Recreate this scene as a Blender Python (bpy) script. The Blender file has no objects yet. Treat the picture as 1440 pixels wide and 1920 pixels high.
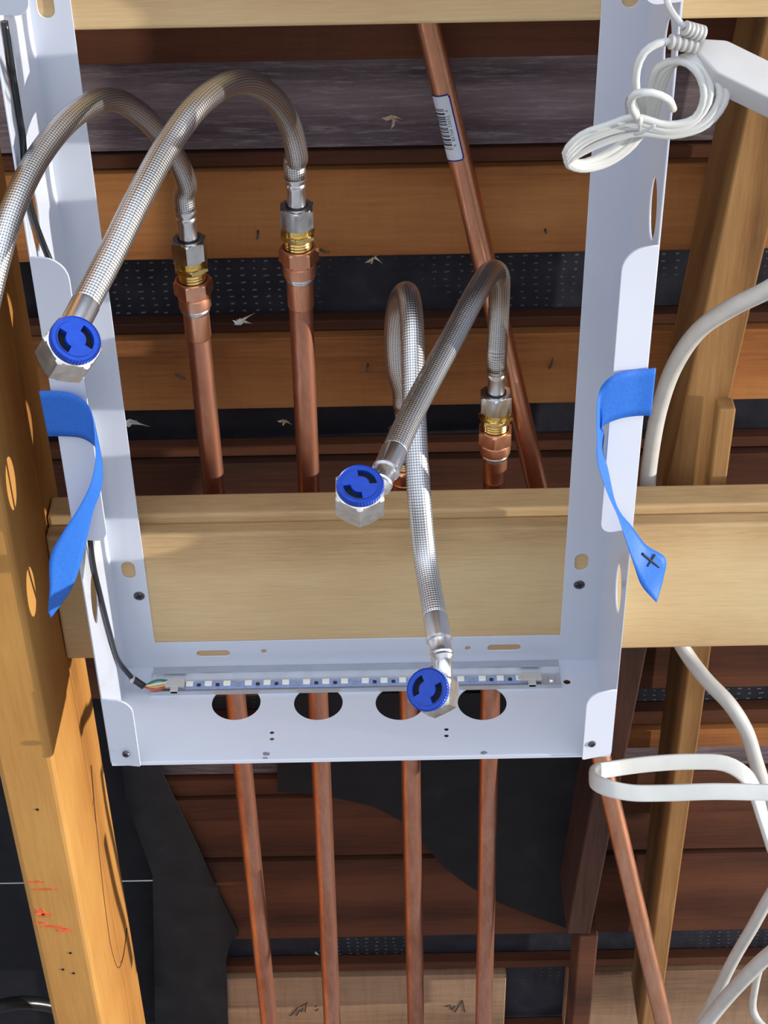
import bpy, bmesh, math, random
from mathutils import Vector, Matrix
C = bpy.context.scene
R = math.radians
random.seed(7)
# ------------------------------------------------------------------ camera
F = 3300.0
PITCH = math.atan(F/4117.0)
ROLL = math.atan(77/4117.0)
CAM = Vector((0.0, 0.0, 2.4))
fwd = Vector((0, math.cos(PITCH), -math.sin(PITCH)))
rb = Vector((1, 0, 0)); ub = Vector((0, math.sin(PITCH), math.cos(PITCH)))
cr = rb*math.cos(ROLL) - ub*math.sin(ROLL)
cu = ub*math.cos(ROLL) + rb*math.sin(ROLL)
cd = bpy.data.cameras.new('camera'); cam = bpy.data.objects.new('camera', cd)
C.collection.objects.link(cam)
cd.sensor_fit = 'VERTICAL'; cd.sensor_height = 24.0; cd.lens = 24.0*F/1920.0
cd.clip_start = 0.05; cd.clip_end = 100
m = Matrix((cr, cu, -fwd)).transposed().to_4x4(); m.translation = CAM
cam.matrix_world = m
C.camera = cam
# ------------------------------------------------------------------ world, sun, exposure
w = bpy.data.worlds.new('sky'); C.world = w; w.use_nodes = True
nt = w.node_tree; nt.nodes.clear()
tc = nt.nodes.new('ShaderNodeTexCoord'); sx = nt.nodes.new('ShaderNodeSeparateXYZ')
rp = nt.nodes.new('ShaderNodeValToRGB'); bg = nt.nodes.new('ShaderNodeBackground'); wo = nt.nodes.new('ShaderNodeOutputWorld')
mr = nt.nodes.new('ShaderNodeMapRange'); mr.inputs[1].default_value = -1; mr.inputs[2].default_value = 1
nt.links.new(tc.outputs['Generated'], sx.inputs[0]); nt.links.new(sx.outputs['Z'], mr.inputs[0]); nt.links.new(mr.outputs[0], rp.inputs[0])
e = rp.color_ramp.elements
e[0].position = 0.0; e[0].color = (.10, .085, .075, 1)
e[1].position = 1.0; e[1].color = (1.15, 1.28, 1.50, 1)
a = e.new(.46); a.color = (.16, .14, .13, 1)
a = e.new(.52); a.color = (.34, .36, .40, 1)
a = e.new(.74); a.color = (.66, .71, .85, 1)
nt.links.new(rp.outputs[0], bg.inputs[0]); bg.inputs[1].default_value = 1.42
nt.links.new(bg.outputs[0], wo.inputs[0])
sl = bpy.data.lights.new('sun', 'SUN'); sun = bpy.data.objects.new('sun', sl); C.collection.objects.link(sun)
sl.energy = 4.8; sl.angle = R(.55); sl.color = (1.0, .95, .88)
SUN = Vector((-1, .20, -.02)).normalized()
sun.rotation_euler = (-SUN).to_track_quat('Z', 'Y').to_euler(); sun.location = (3, -1, 3)
C.view_settings.view_transform = 'Standard'; C.view_settings.look = 'None'
C.view_settings.gamma = 1.0; C.view_settings.use_curve_mapping = False
C.view_settings.exposure = 0.0

# ------------------------------------------------------------------ measuring helpers
def ray(u, v):
    return cr*((u-720)/F) - cu*((v-960)/F) + fwd
def S(u, v, Y):
    r = ray(u, v); return CAM + r*(Y/r.y)
def SX(u, v, X):
    r = ray(u, v); return CAM + r*(X/r.x)
def SZ(u, v, z):
    r = ray(u, v); return CAM + r*((z-CAM.z)/r.z)
def SD(u, v, d):
    return CAM + ray(u, v)*d
def hx(s):
    v = [int(s[i:i+2], 16)/255 for i in (0, 2, 4)]
    return tuple((c/12.92 if c <= .04045 else ((c+.055)/1.055)**2.4) for c in v)

# ------------------------------------------------------------------ object helpers
def empty(name, loc, label, cat, group=None):
    o = bpy.data.objects.new(name, None); C.collection.objects.link(o)
    o.location = loc; o.empty_display_size = .02
    o['label'] = label; o['category'] = cat
    if group: o['group'] = group
    return o
def tag(o, label, cat, group=None):
    o['label'] = label; o['category'] = cat
    if group: o['group'] = group
    return o
def wloc(o):
    v = Vector((0, 0, 0))
    while o: v = v + o.location; o = o.parent
    return v
def link(name, me, mat, parent=None, smooth=None):
    if mat and not me.materials: me.materials.append(mat)
    o = bpy.data.objects.new(name, me); C.collection.objects.link(o)
    if parent:
        o.parent = parent; o.location = -wloc(parent)
    else:
        vs = me.vertices
        c = Vector((0, 0, 0))
        for v in vs: c += v.co
        c /= max(1, len(vs)); c.z = min(v.co.z for v in vs)
        for v in vs: v.co -= c
        o.location = c
    if smooth is not None:
        for p in me.polygons: p.use_smooth = True
        if smooth < 180:
            try: me.set_sharp_from_angle(angle=R(smooth))
            except Exception: pass
    return o
def bmo(name, bm, mat, parent=None, smooth=None):
    me = bpy.data.meshes.new(name); bm.normal_update(); bm.to_mesh(me); bm.free()
    return link(name, me, mat, parent, smooth)
def addbox(bm, x0, x1, y0, y1, z0, z1, M=None):
    vs = [bm.verts.new(Vector((x, y, z)) if M is None else M @ Vector((x, y, z))) for x in (x0, x1) for y in (y0, y1) for z in (z0, z1)]
    for f in ((0,1,3,2), (4,6,7,5), (0,4,5,1), (2,3,7,6), (0,2,6,4), (1,5,7,3)):
        bm.faces.new([vs[i] for i in f])
    return vs
def bevel_all(bm, w, seg=1):
    if w > 0:
        bmesh.ops.bevel(bm, geom=list(bm.edges), offset=w, segments=seg, profile=.5, affect='EDGES')
def box(name, x0, x1, y0, y1, z0, z1, mat, parent=None, bev=.001, seg=1):
    bm = bmesh.new(); addbox(bm, x0, x1, y0, y1, z0, z1)
    bmesh.ops.recalc_face_normals(bm, faces=bm.faces); bevel_all(bm, bev, seg)
    return bmo(name, bm, mat, parent)
def obox(name, A, B, half_w, half_t, wdir, mat, parent=None, bev=.001, seg=1):
    """bar from A to B, width along wdir"""
    ax = (B-A).normalized(); wd = (wdir-ax*wdir.dot(ax)).normalized(); td = ax.cross(wd)
    M = Matrix((wd, td, ax)).transposed().to_4x4(); M.translation = A
    bm = bmesh.new(); addbox(bm, -half_w, half_w, -half_t, half_t, 0, (B-A).length, M)
    bmesh.ops.recalc_face_normals(bm, faces=bm.faces); bevel_all(bm, bev, seg)
    return bmo(name, bm, mat, parent)
def catmull(P, step=.004):
    P = [Vector(p) for p in P]; out = []
    Q = [P[0]*2-P[1]] + P + [P[-1]*2-P[-2]]
    for i in range(1, len(Q)-2):
        p0, p1, p2, p3 = Q[i-1:i+3]
        n = max(2, int((p2-p1).length/step))
        def tj(t, a, b): return t + max(1e-6, (b-a).length)**.5
        t0 = 0; t1 = tj(t0, p0, p1); t2 = tj(t1, p1, p2); t3 = tj(t2, p2, p3)
        for k in range(n):
            t = t1+(t2-t1)*k/n
            A1 = p0*((t1-t)/(t1-t0))+p1*((t-t0)/(t1-t0)); A2 = p1*((t2-t)/(t2-t1))+p2*((t-t1)/(t2-t1)); A3 = p2*((t3-t)/(t3-t2))+p3*((t-t2)/(t3-t2))
            B1 = A1*((t2-t)/(t2-t0))+A2*((t-t0)/(t2-t0)); B2 = A2*((t3-t)/(t3-t1))+A3*((t-t1)/(t3-t1))
            out.append(B1*((t2-t)/(t2-t1))+B2*((t-t1)/(t2-t1)))
    out.append(P[-1]); return out
def tube_bm(path, r, seg=12, sx_=1.0, flatdir=None, cap=True, uv=True, sq=1.0):
    bm = bmesh.new(); uvl = bm.loops.layers.uv.new('UVMap')
    n = len(path); T = []
    for i in range(n):
        T.append((path[min(n-1, i+1)]-path[max(0, i-1)]).normalized())
    ref = flatdir if flatdir else (Vector((0, 0, 1)) if abs(T[0].z) < .9 else Vector((1, 0, 0)))
    nrm = (ref-T[0]*ref.dot(T[0])).normalized()
    rings = []; L = 0; Ls = []
    for i in range(n):
        if i: L += (path[i]-path[i-1]).length
        Ls.append(L)
        if flatdir is not None and not isinstance(flatdir, Vector): pass
        nrm = (nrm-T[i]*nrm.dot(T[i])).normalized()
        if flatdir is not None:
            q = flatdir-T[i]*flatdir.dot(T[i])
            if q.length > .2: nrm = q.normalized()
        bi = T[i].cross(nrm)
        rr = r(i/(n-1)) if callable(r) else r
        pw = lambda x: math.copysign(abs(x)**sq, x)
        rings.append([bm.verts.new(path[i]+nrm*pw(math.cos(2*math.pi*k/seg))*rr+bi*pw(math.sin(2*math.pi*k/seg))*rr*sx_) for k in range(seg)])
    for i in range(n-1):
        for k in range(seg):
            k2 = (k+1) % seg
            f = bm.faces.new((rings[i][k], rings[i][k2], rings[i+1][k2], rings[i+1][k])); f.smooth = True
            for l, (uu, vv) in zip(f.loops, ((k/seg, Ls[i]), ((k+1)/seg, Ls[i]), ((k+1)/seg, Ls[i+1]), (k/seg, Ls[i+1]))):
                l[uvl].uv = (uu, vv)
    if cap:
        bm.faces.new(list(reversed(rings[0]))); bm.faces.new(rings[-1])
    return bm
def tube(name, pts, r, mat, parent=None, seg=12, step=.004, **k):
    path = catmull(pts, step) if len(pts) > 2 else [Vector(p) for p in pts]
    bm = tube_bm(path, r, seg, **k)
    bmesh.ops.recalc_face_normals(bm, faces=bm.faces)
    return bmo(name, bm, mat, parent)
def axis_matrix(o, ax, spin=0):
    ax = ax.normalized(); ref = Vector((0, -1, 0)) if abs(ax.y) < .8 else Vector((1, 0, 0))
    x = (ref-ax*ref.dot(ax)).normalized(); y = ax.cross(x)
    M = Matrix((x, y, ax)).transposed().to_4x4(); M.translation = o
    return M @ Matrix.Rotation(spin, 4, 'Z')
def lathe_bm(M, prof, seg=24, bm=None, capped=True):
    bm = bm or bmesh.new(); rings = []
    for r, z in prof:
        rings.append([bm.verts.new(M @ Vector((r*math.cos(2*math.pi*k/seg), r*math.sin(2*math.pi*k/seg), z))) for k in range(seg)])
    for i in range(len(rings)-1):
        for k in range(seg):
            bm.faces.new((rings[i][k], rings[i][(k+1) % seg], rings[i+1][(k+1) % seg], rings[i+1][k]))
    if capped:
        bm.faces.new(rings[0]); bm.faces.new(rings[-1])
    bmesh.ops.recalc_face_normals(bm, faces=bm.faces)
    return bm
def lathe(name, M, prof, mat, parent=None, seg=24, smooth=35, capped=True):
    return bmo(name, lathe_bm(M, prof, seg, None, capped), mat, parent, smooth)
def hexnut(name, M, r, z0, z1, mat, parent, ch=.0022, hole=None):
    """hexagonal nut with rounded chamfered corners; r = corner radius"""
    bm = bmesh.new(); ap = r*math.cos(math.pi/6); N = 48
    def ring(rr, z):
        out = []
        for k in range(N):
            a = 2*math.pi*k/N; b = (a+math.pi/6) % (math.pi/3) - math.pi/6
            h = ap/math.cos(b); out.append(bm.verts.new(M @ Vector((min(h, rr)*math.cos(a), min(h, rr)*math.sin(a), z))))
        return out
    rs = [ring(ap*.97, z0), ring(ap*1.03, z0+ch*.3), ring(r, z0+ch), ring(r, z1-ch), ring(ap*1.03, z1-ch*.3), ring(ap*.97, z1)]
    if hole: rs = [ring(hole, z0)]+rs+[ring(hole, z1), ring(hole, z1-.004)]
    for i in range(len(rs)-1):
        for k in range(N):
            bm.faces.new((rs[i][k], rs[i][(k+1) % N], rs[i+1][(k+1) % N], rs[i+1][k]))
    bm.faces.new(rs[0]); bm.faces.new(rs[-1])
    bmesh.ops.recalc_face_normals(bm, faces=bm.faces)
    return bmo(name, bm, mat, parent, 24)
def plate_mesh(outline, holes, th, M, bev=.0003):
    cu_ = bpy.data.curves.new('plate', 'CURVE'); cu_.dimensions = '2D'; cu_.fill_mode = 'BOTH'; cu_.extrude = th/2; cu_.bevel_depth = bev; cu_.bevel_resolution = 1
    for pts in [outline]+holes:
        sp = cu_.splines.new('POLY'); sp.points.add(len(pts)-1)
        for p, q in zip(sp.points, pts): p.co = (q[0], q[1], 0, 1)
        sp.use_cyclic_u = True
    o = bpy.data.objects.new('tmp', cu_); C.collection.objects.link(o)
    dg = bpy.context.evaluated_depsgraph_get(); dg.update()
    me = bpy.data.meshes.new_from_object(o.evaluated_get(dg))
    bpy.data.objects.remove(o); bpy.data.curves.remove(cu_)
    me.transform(M)
    return me
def ell(cx, cy, rx, ry, n=36): return [(cx+rx*math.cos(2*math.pi*k/n), cy+ry*math.sin(2*math.pi*k/n)) for k in range(n)]
def slot(cx, cy, L, r, vert=False, n=10):
    out = []
    for s in (1, -1):
        for k in range(n+1):
            a = -math.pi/2+math.pi*k/n
            x, y = s*(L/2-r)+s*r*math.cos(a), s*r*math.sin(a)
            out.append((cx-y, cy+x) if vert else (cx+x, cy+y))
    return out
def rrect(x0, x1, y0, y1, rr, n=6):
    """rr = radii for corners (x0y0, x1y0, x1y1, x0y1)"""
    out = []
    for (cx, cy, a0, r) in ((x0, y0, 180, rr[0]), (x1, y0, 270, rr[1]), (x1, y1, 0, rr[2]), (x0, y1, 90, rr[3])):
        if r <= 0: out.append((cx, cy)); continue
        ox = cx+(r if cx == x0 else -r); oy = cy+(r if cy == y0 else -r)
        for k in range(n+1):
            a = R(a0+90*k/n); out.append((ox+r*math.cos(a), oy+r*math.sin(a)))
    return out

# ------------------------------------------------------------------ materials
class NT:
    def __init__(s, name):
        s.m = bpy.data.materials.new(name); s.m.use_nodes = True; s.t = s.m.node_tree
        s.b = s.t.nodes['Principled BSDF']
    def n(s, ty, **k):
        o = s.t.nodes.new(ty)
        for a, v in k.items():
            if a.startswith('i_'):
                o.inputs[int(a[2:])].default_value = v
            else: setattr(o, a, v)
        return o
    def l(s, a, b): s.t.links.new(a, b)
    def math(s, op, a, b=None):
        o = s.n('ShaderNodeMath', operation=op)
        for i, x in enumerate((a, b)):
            if x is None: continue
            if hasattr(x, 'type') and hasattr(x, 'links'): s.l(x, o.inputs[i])
            else: o.inputs[i].default_value = x
        return o.outputs[0]
    def mix(s, fac, a, b, blend='MIX'):
        o = s.n('ShaderNodeMix', data_type='RGBA', blend_type=blend)
        for i, x in ((0, fac), (6, a), (7, b)):
            if hasattr(x, 'links'): s.l(x, o.inputs[i])
            else: o.inputs[i].default_value = x if i == 0 else (*x, 1)
        return o.outputs[2]
    def ramp(s, x, stops):
        o = s.n('ShaderNodeValToRGB'); s.l(x, o.inputs[0]); e = o.color_ramp.elements
        while len(e) < len(stops): e.new(.5)
        for el, (p, c) in zip(e, stops): el.position = p; el.color = (*c, 1) if len(c) == 3 else c
        return o.outputs[0]
    def bump(s, h, st, d=.001):
        o = s.n('ShaderNodeBump'); o.inputs['Strength'].default_value = st; o.inputs['Distance'].default_value = d
        s.l(h, o.inputs['Height']); s.l(o.outputs[0], s.b.inputs['Normal'])
def simple(name, col, rough=.5, metal=0, noise=0, coat=0, spec=.5, nscale=60):
    t = NT(name); t.b.inputs['Roughness'].default_value = rough; t.b.inputs['Metallic'].default_value = metal
    t.b.inputs['Coat Weight'].default_value = coat; t.b.inputs['Specular IOR Level'].default_value = spec
    tc = t.n('ShaderNodeTexCoord'); ns = t.n('ShaderNodeTexNoise'); ns.inputs['Scale'].default_value = nscale; ns.inputs['Detail'].default_value = 5
    t.l(tc.outputs['Object'], ns.inputs['Vector'])
    d = noise if noise else .04
    c = t.ramp(ns.outputs['Fac'], [(.3, tuple(x*(1-d) for x in col)), (.7, tuple(min(1, x*(1+d)) for x in col))])
    t.l(c, t.b.inputs['Base Color']); t.bump(ns.outputs['Fac'], .08, .001)
    return t.m
def wood(name, cols, axis='X', grain=1.0, rough=.75, knots=.0, band=40, bump=.35, weather=None, sawn=0, fine=1.0):
    """cols: dark, mid, light.  grain runs along axis."""
    t = NT(name); t.b.inputs['Roughness'].default_value = rough; t.b.inputs['Specular IOR Level'].default_value = .25
    tc = t.n('ShaderNodeTexCoord'); oi = t.n('ShaderNodeObjectInfo')
    ad = t.n('ShaderNodeVectorMath', operation='MULTIPLY_ADD'); t.l(oi.outputs['Random'], ad.inputs[0]); ad.inputs[1].default_value = (13, 7, 5); t.l(tc.outputs['Object'], ad.inputs[2])
    mp = t.n('ShaderNodeMapping'); s = [1, 1, 1]; s['XYZ'.index(axis)] = .06
    mp.inputs['Scale'].default_value = s; t.l(ad.outputs[0], mp.inputs[0])
    n1 = t.n('ShaderNodeTexNoise'); n1.inputs['Scale'].default_value = 9*grain; n1.inputs['Detail'].default_value = 3; t.l(mp.outputs[0], n1.inputs['Vector'])
    # rings
    sc = t.n('ShaderNodeSeparateXYZ'); t.l(mp.outputs[0], sc.inputs[0])
    tot = t.math('ADD', t.math('MULTIPLY', sc.outputs['XYZ'.index('Z' if axis != 'Z' else 'X')], 2.0), t.math('MULTIPLY', sc.outputs['Y'], 1.3))
    ph = t.math('ADD', t.math('MULTIPLY', tot, band*grain), t.math('MULTIPLY', n1.outputs['Fac'], 9))
    rg = t.math('MULTIPLY', t.math('ADD', t.math('SINE', ph), 1), .5)
    n2 = t.n('ShaderNodeTexNoise'); n2.inputs['Scale'].default_value = 220*fine; n2.inputs['Detail'].default_value = 6; n2.inputs['Roughness'].default_value = .65; t.l(mp.outputs[0], n2.inputs['Vector'])
    n3 = t.n('ShaderNodeTexNoise'); n3.inputs['Scale'].default_value = 7; n3.inputs['Detail'].default_value = 4; t.l(ad.outputs[0], n3.inputs['Vector'])
    v = t.math('ADD', t.math('MULTIPLY', rg, .35), t.math('ADD', t.math('MULTIPLY', n2.outputs['Fac'], .5), t.math('MULTIPLY', n3.outputs['Fac'], .5)))
    c = t.ramp(v, [(.32, cols[0]), (.62, cols[1]), (.95, cols[2])])
    if weather:
        n4 = t.n('ShaderNodeTexNoise'); n4.inputs['Scale'].default_value = 90; n4.inputs['Detail'].default_value = 8; n4.inputs['Roughness'].default_value = .8
        mp2 = t.n('ShaderNodeMapping'); s2 = [1, 1, 2.2]; s2['XYZ'.index(axis)] = .16; mp2.inputs['Scale'].default_value = s2; t.l(ad.outputs[0], mp2.inputs[0]); t.l(mp2.outputs[0], n4.inputs['Vector'])
        f = t.ramp(n4.outputs['Fac'], [(.50, (0, 0, 0)), (.66, (1, 1, 1))])
        c = t.mix(t.math('MULTIPLY', f, .6), c, weather)
    if sawn:
        wv = t.n('ShaderNodeTexNoise'); wv.inputs['Scale'].default_value = 160; mp3 = t.n('ShaderNodeMapping'); s3 = [.08]*3; s3['XYZ'.index(axis)] = 1.0; mp3.inputs['Scale'].default_value = s3
        t.l(ad.outputs[0], mp3.inputs[0]); t.l(mp3.outputs[0], wv.inputs['Vector'])
        c = t.mix(t.math('MULTIPLY', t.ramp(wv.outputs['Fac'], [(.45, (0, 0, 0)), (.7, (1, 1, 1))]), sawn), c, cols[0])
    if knots:
        vo = t.n('ShaderNodeTexVoronoi'); vo.inputs['Scale'].default_value = 6; mp4 = t.n('ShaderNodeMapping'); s4 = [1, 1, 1]; s4['XYZ'.index(axis)] = .5; mp4.inputs['Scale'].default_value = s4
        t.l(ad.outputs[0], mp4.inputs[0]); t.l(mp4.outputs[0], vo.inputs['Vector'])
        c = t.mix(t.ramp(vo.outputs['Distance'], [(.03, (knots,)*3), (.085, (0, 0, 0))]), c, cols[0])
    t.l(c, t.b.inputs['Base Color']); t.bump(v, bump, .0015)
    return t.m

M_pine = wood('new_pine', (hx('a8865a'), hx('caa878'), hx('dcc08f')), 'X', .55, .6, knots=.5, band=20, bump=.15, fine=2.2)
M_pine_top = M_pine
M_fir = wood('yellow_fir', (hx('8a5a2a'), hx('b07a3c'), hx('c4924e')), 'Z', .5, .6, knots=.6, band=22, bump=.15)
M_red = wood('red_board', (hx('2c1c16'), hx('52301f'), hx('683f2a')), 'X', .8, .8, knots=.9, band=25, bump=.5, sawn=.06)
M_redlit = wood('sunlit_red_board', (hx('5f3a22'), hx('a06738'), hx('ba804a')), 'X', .8, .8, knots=.9, band=25, bump=.5, sawn=.06)  # copy of the red board with sunlight painted into brighter tones
M_grey = wood('weathered_board', (hx('3e3437'), hx('6c5d60'), hx('867779')), 'X', 1.2, .9, band=40, bump=.9, weather=hx('a59d9c'))
M_tan = wood('tan_board', (hx('5c4636'), hx('8a6c52'), hx('a5866a')), 'X', .7, .8, band=20, bump=.4, sawn=.2)
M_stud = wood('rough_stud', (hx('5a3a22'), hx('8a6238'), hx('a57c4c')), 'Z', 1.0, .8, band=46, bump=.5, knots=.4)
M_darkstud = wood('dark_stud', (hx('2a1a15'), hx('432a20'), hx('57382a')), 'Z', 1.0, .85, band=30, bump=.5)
M_enamel = simple('white_enamel', (.64, .675, .75), .30, 0, .02, coat=.35, spec=.5, nscale=9)
M_alu = simple('aluminium', (.62, .63, .66), .35, 1, .05)
M_steel = simple('nickel_plate', (.66, .65, .62), .22, 1, .10, nscale=120)
M_nut = simple('cast_nut', (.74, .71, .64), .34, 1, .14, nscale=160)
M_ferr = simple('steel_ferrule', (.78, .78, .79), .27, 1, .04)
M_brass = simple('brass', (.86, .62, .22), .22, 1, .18, nscale=90)
M_solder = simple('solder', (.75, .72, .70), .3, 1, .15, nscale=300)
M_blue = simple('blue_plastic', (.005, .055, .43), .42, 0, .12, nscale=200, spec=.4)
M_cable = simple('white_cable', (.66, .66, .61), .38, 0, .03)
M_cable2 = simple('grey_white_cable', (.54, .52, .47), .45, 0, .06)
M_plastic = simple('white_plastic', (.54, .525, .50), .42, 0, .02)
M_black = simple('black_rubber', (.012, .013, .015), .28, 0, .1)
M_hole = simple('dark_void', (.006, .006, .008), .9)
M_screw = simple('black_screw', (.10, .10, .105), .4, .6, .3, nscale=400)
M_pcb = simple('pale_blue_circuit', (.30, .38, .62), .4, 0, .15, nscale=300)
M_led = simple('led_chip', (.92, .92, .84), .3, 0, .03)
M_wred = simple('red_wire', (.65, .08, .03), .4); M_wgreen = simple('green_wire', (.02, .20, .10), .4); M_wwhite = simple('white_wire', (.85, .82, .74), .4); M_wyel = simple('yellow_wire', (.75, .48, .10), .4)
M_lint = simple('pale_lint', (.80, .80, .76), .9, 0, .2, nscale=300)
M_clear = simple('clear_tie', (.80, .84, .86), .15, 0, .02); M_clear.node_tree.nodes['Principled BSDF'].inputs['Transmission Weight'].default_value = .5
M_label = simple('paper_label', (.74, .78, .84), .5); M_navy = simple('navy_print', (.01, .02, .22), .5); M_ink = simple('black_print', (.02, .025, .03), .6)
M_concrete = simple('concrete', (.40, .38, .36), .9, 0, .2, nscale=6)
M_splinter = simple('splinter', (.60, .45, .30), .8, 0, .2, nscale=200)

def copper(name, c0, c1, c2, rough=.3):
    t = NT(name); t.b.inputs['Metallic'].default_value = 1; 
    tc = t.n('ShaderNodeTexCoord'); n = t.n('ShaderNodeTexNoise'); n.inputs['Scale'].default_value = 38; n.inputs['Detail'].default_value = 8; n.inputs['Roughness'].default_value = .7
    mp = t.n('ShaderNodeMapping'); mp.inputs['Scale'].default_value = (1, 1, .22); t.l(tc.outputs['Object'], mp.inputs[0]); t.l(mp.outputs[0], n.inputs['Vector'])
    t.l(t.ramp(n.outputs['Fac'], [(.3, c0), (.5, c1), (.72, c2)]), t.b.inputs['Base Color'])
    t.l(t.ramp(n.outputs['Fac'], [(.3, (rough+.22,)*3), (.7, (rough,)*3)]), t.b.inputs['Roughness']); t.bump(n.outputs['Fac'], .15, .0006)
    return t.m
M_cop = copper('copper', (.34, .14, .08), (.55, .25, .16), (.76, .41, .29), .30)
M_copb = copper('bright_copper', (.58, .25, .14), (.78, .38, .23), (.90, .54, .38), .22)
M_copf = copper('copper_fitting', (.60, .27, .15), (.78, .38, .23), (.92, .52, .36), .28)

def braid():
    t = NT('braided_steel'); t.b.inputs['Metallic'].default_value = 1; t.b.inputs['Roughness'].default_value = .33
    t.b.inputs['Coat Weight'].default_value = .3; t.b.inputs['Coat Roughness'].default_value = .08
    uv = t.n('ShaderNodeUVMap', uv_map='UVMap'); s = t.n('ShaderNodeSeparateXYZ'); t.l(uv.outputs[0], s.inputs[0])
    u = t.math('MULTIPLY', s.outputs[0], 2*math.pi*14); v = t.math('MULTIPLY', s.outputs[1], 2*math.pi*215)
    a = t.math('SINE', t.math('ADD', u, v)); b = t.math('SINE', t.math('SUBTRACT', u, v))
    h = t.math('MULTIPLY', t.math('ADD', t.math('MULTIPLY', a, b), 1), .5)
    fi = t.math('SINE', t.math('MULTIPLY', s.outputs[0], 2*math.pi*72))
    h2 = t.math('ADD', h, t.math('MULTIPLY', fi, .10))
    t.l(t.ramp(h2, [(.05, (.16, .15, .14)), (.4, (.58, .57, .55)), (.9, (.86, .86, .85))]), t.b.inputs['Base Color'])
    t.bump(h2, .4, .0005)
    return t.m
M_braid = braid()
def felt(nm='black_felt', dash=.35, k=1.0):
    t = NT(nm); t.b.inputs['Roughness'].default_value = .65; t.b.inputs['Specular IOR Level'].default_value = .35
    tc = t.n('ShaderNodeTexCoord'); n = t.n('ShaderNodeTexNoise'); n.inputs['Scale'].default_value = 25; n.inputs['Detail'].default_value = 8
    t.l(tc.outputs['Object'], n.inputs['Vector'])
    s = t.n('ShaderNodeSeparateXYZ'); t.l(tc.outputs['Object'], s.inputs[0])
    nd = t.n('ShaderNodeTexNoise'); nd.inputs['Scale'].default_value = 60; t.l(tc.outputs['Object'], nd.inputs['Vector'])
    j = t.math('MULTIPLY', t.math('SUBTRACT', nd.outputs['Fac'], .5), 6.5)
    gx = t.math('SINE', t.math('ADD', t.math('MULTIPLY', s.outputs['X'], 2*math.pi/.0128), j)); gz = t.math('SINE', t.math('ADD', t.math('MULTIPLY', s.outputs['Z'], 2*math.pi/.0082), t.math('MULTIPLY', j, .5)))
    d = t.math('MULTIPLY', t.math('GREATER_THAN', gx, .72), t.math('GREATER_THAN', gz, .78))
    n5 = t.n('ShaderNodeTexNoise'); n5.inputs['Scale'].default_value = 5; t.l(tc.outputs['Object'], n5.inputs['Vector'])
    d = t.math('MULTIPLY', d, t.ramp(n5.outputs['Fac'], [(.48, (0, 0, 0)), (.66, (1, 1, 1))]))
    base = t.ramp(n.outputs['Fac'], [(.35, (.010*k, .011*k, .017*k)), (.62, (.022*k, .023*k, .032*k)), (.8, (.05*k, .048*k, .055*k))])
    t.l(t.mix(t.math('MULTIPLY', d, dash), base, (.42, .42, .44)), t.b.inputs['Base Color'])
    t.bump(n.outputs['Fac'], .5, .002); return t.m
M_felt = felt(); M_felt2 = felt('shaded_black_felt', .0, .35)  # second felt is a darker copy with deep shade put into its colour
def tape():
    t = NT('blue_masking_tape'); t.b.inputs['Roughness'].default_value = .55
    tc = t.n('ShaderNodeTexCoord'); n = t.n('ShaderNodeTexNoise'); n.inputs['Scale'].default_value = 900; n.inputs['Detail'].default_value = 3
    t.l(tc.outputs['Object'], n.inputs['Vector'])
    t.l(t.ramp(n.outputs['Fac'], [(.3, (.025, .17, .66)), (.7, (.045, .25, .82))]), t.b.inputs['Base Color']); t.bump(n.outputs['Fac'], .25, .0004)
    tr = t.n('ShaderNodeBsdfTranslucent'); tr.inputs[0].default_value = (.05, .25, .85, 1); mx = t.n('ShaderNodeMixShader'); mx.inputs[0].default_value = .25
    t.l(t.b.outputs[0], mx.inputs[1]); t.l(tr.outputs[0], mx.inputs[2]); t.l(mx.outputs[0], t.t.nodes['Material Output'].inputs[0])
    return t.m
M_tape = tape()

# ------------------------------------------------------------------ structure: back wall
YB = 1.30           # mounting plane: front of the blocking boards
YW = 1.50           # inner face of the wall boards
def zrow(v, Y=YW): return S(720, v, Y).z
ground = box('floor', -3, 4, -3, 9, -.05, 0, M_concrete, None, 0); ground['kind'] = 'structure'
# felt sheet, left bare in two pieces with a thin open slit on the left
wall = bpy.data.objects.new('wall_back', None); C.collection.objects.link(wall); wall['kind'] = 'structure'; wall.location = (0, YW, 0)
zs = S(120, 1656, YW+.022).z; xs = S(288, 1654, YW+.022).x
bmw = bmesh.new(); addbox(bmw, xs, 3.2, YW+.022, YW+.0235, 0, 3.4)
bml = bmesh.new(); addbox(bml, -2.6, xs-.0001, YW+.022, YW+.0228, zs+.0030, 3.4); addbox(bml, -2.6, xs-.0001, YW+.022, YW+.0228, 0, zs)
fl_ = bmo('building_paper', bml, M_felt2, wall); fl_['label'] = 'plain black building paper with a thin bright slit, left of the pipes'
fo = bmo('building_paper', bmw, M_felt, wall); fo['label'] = 'black tar building paper with rows of pale dashes'
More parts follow.
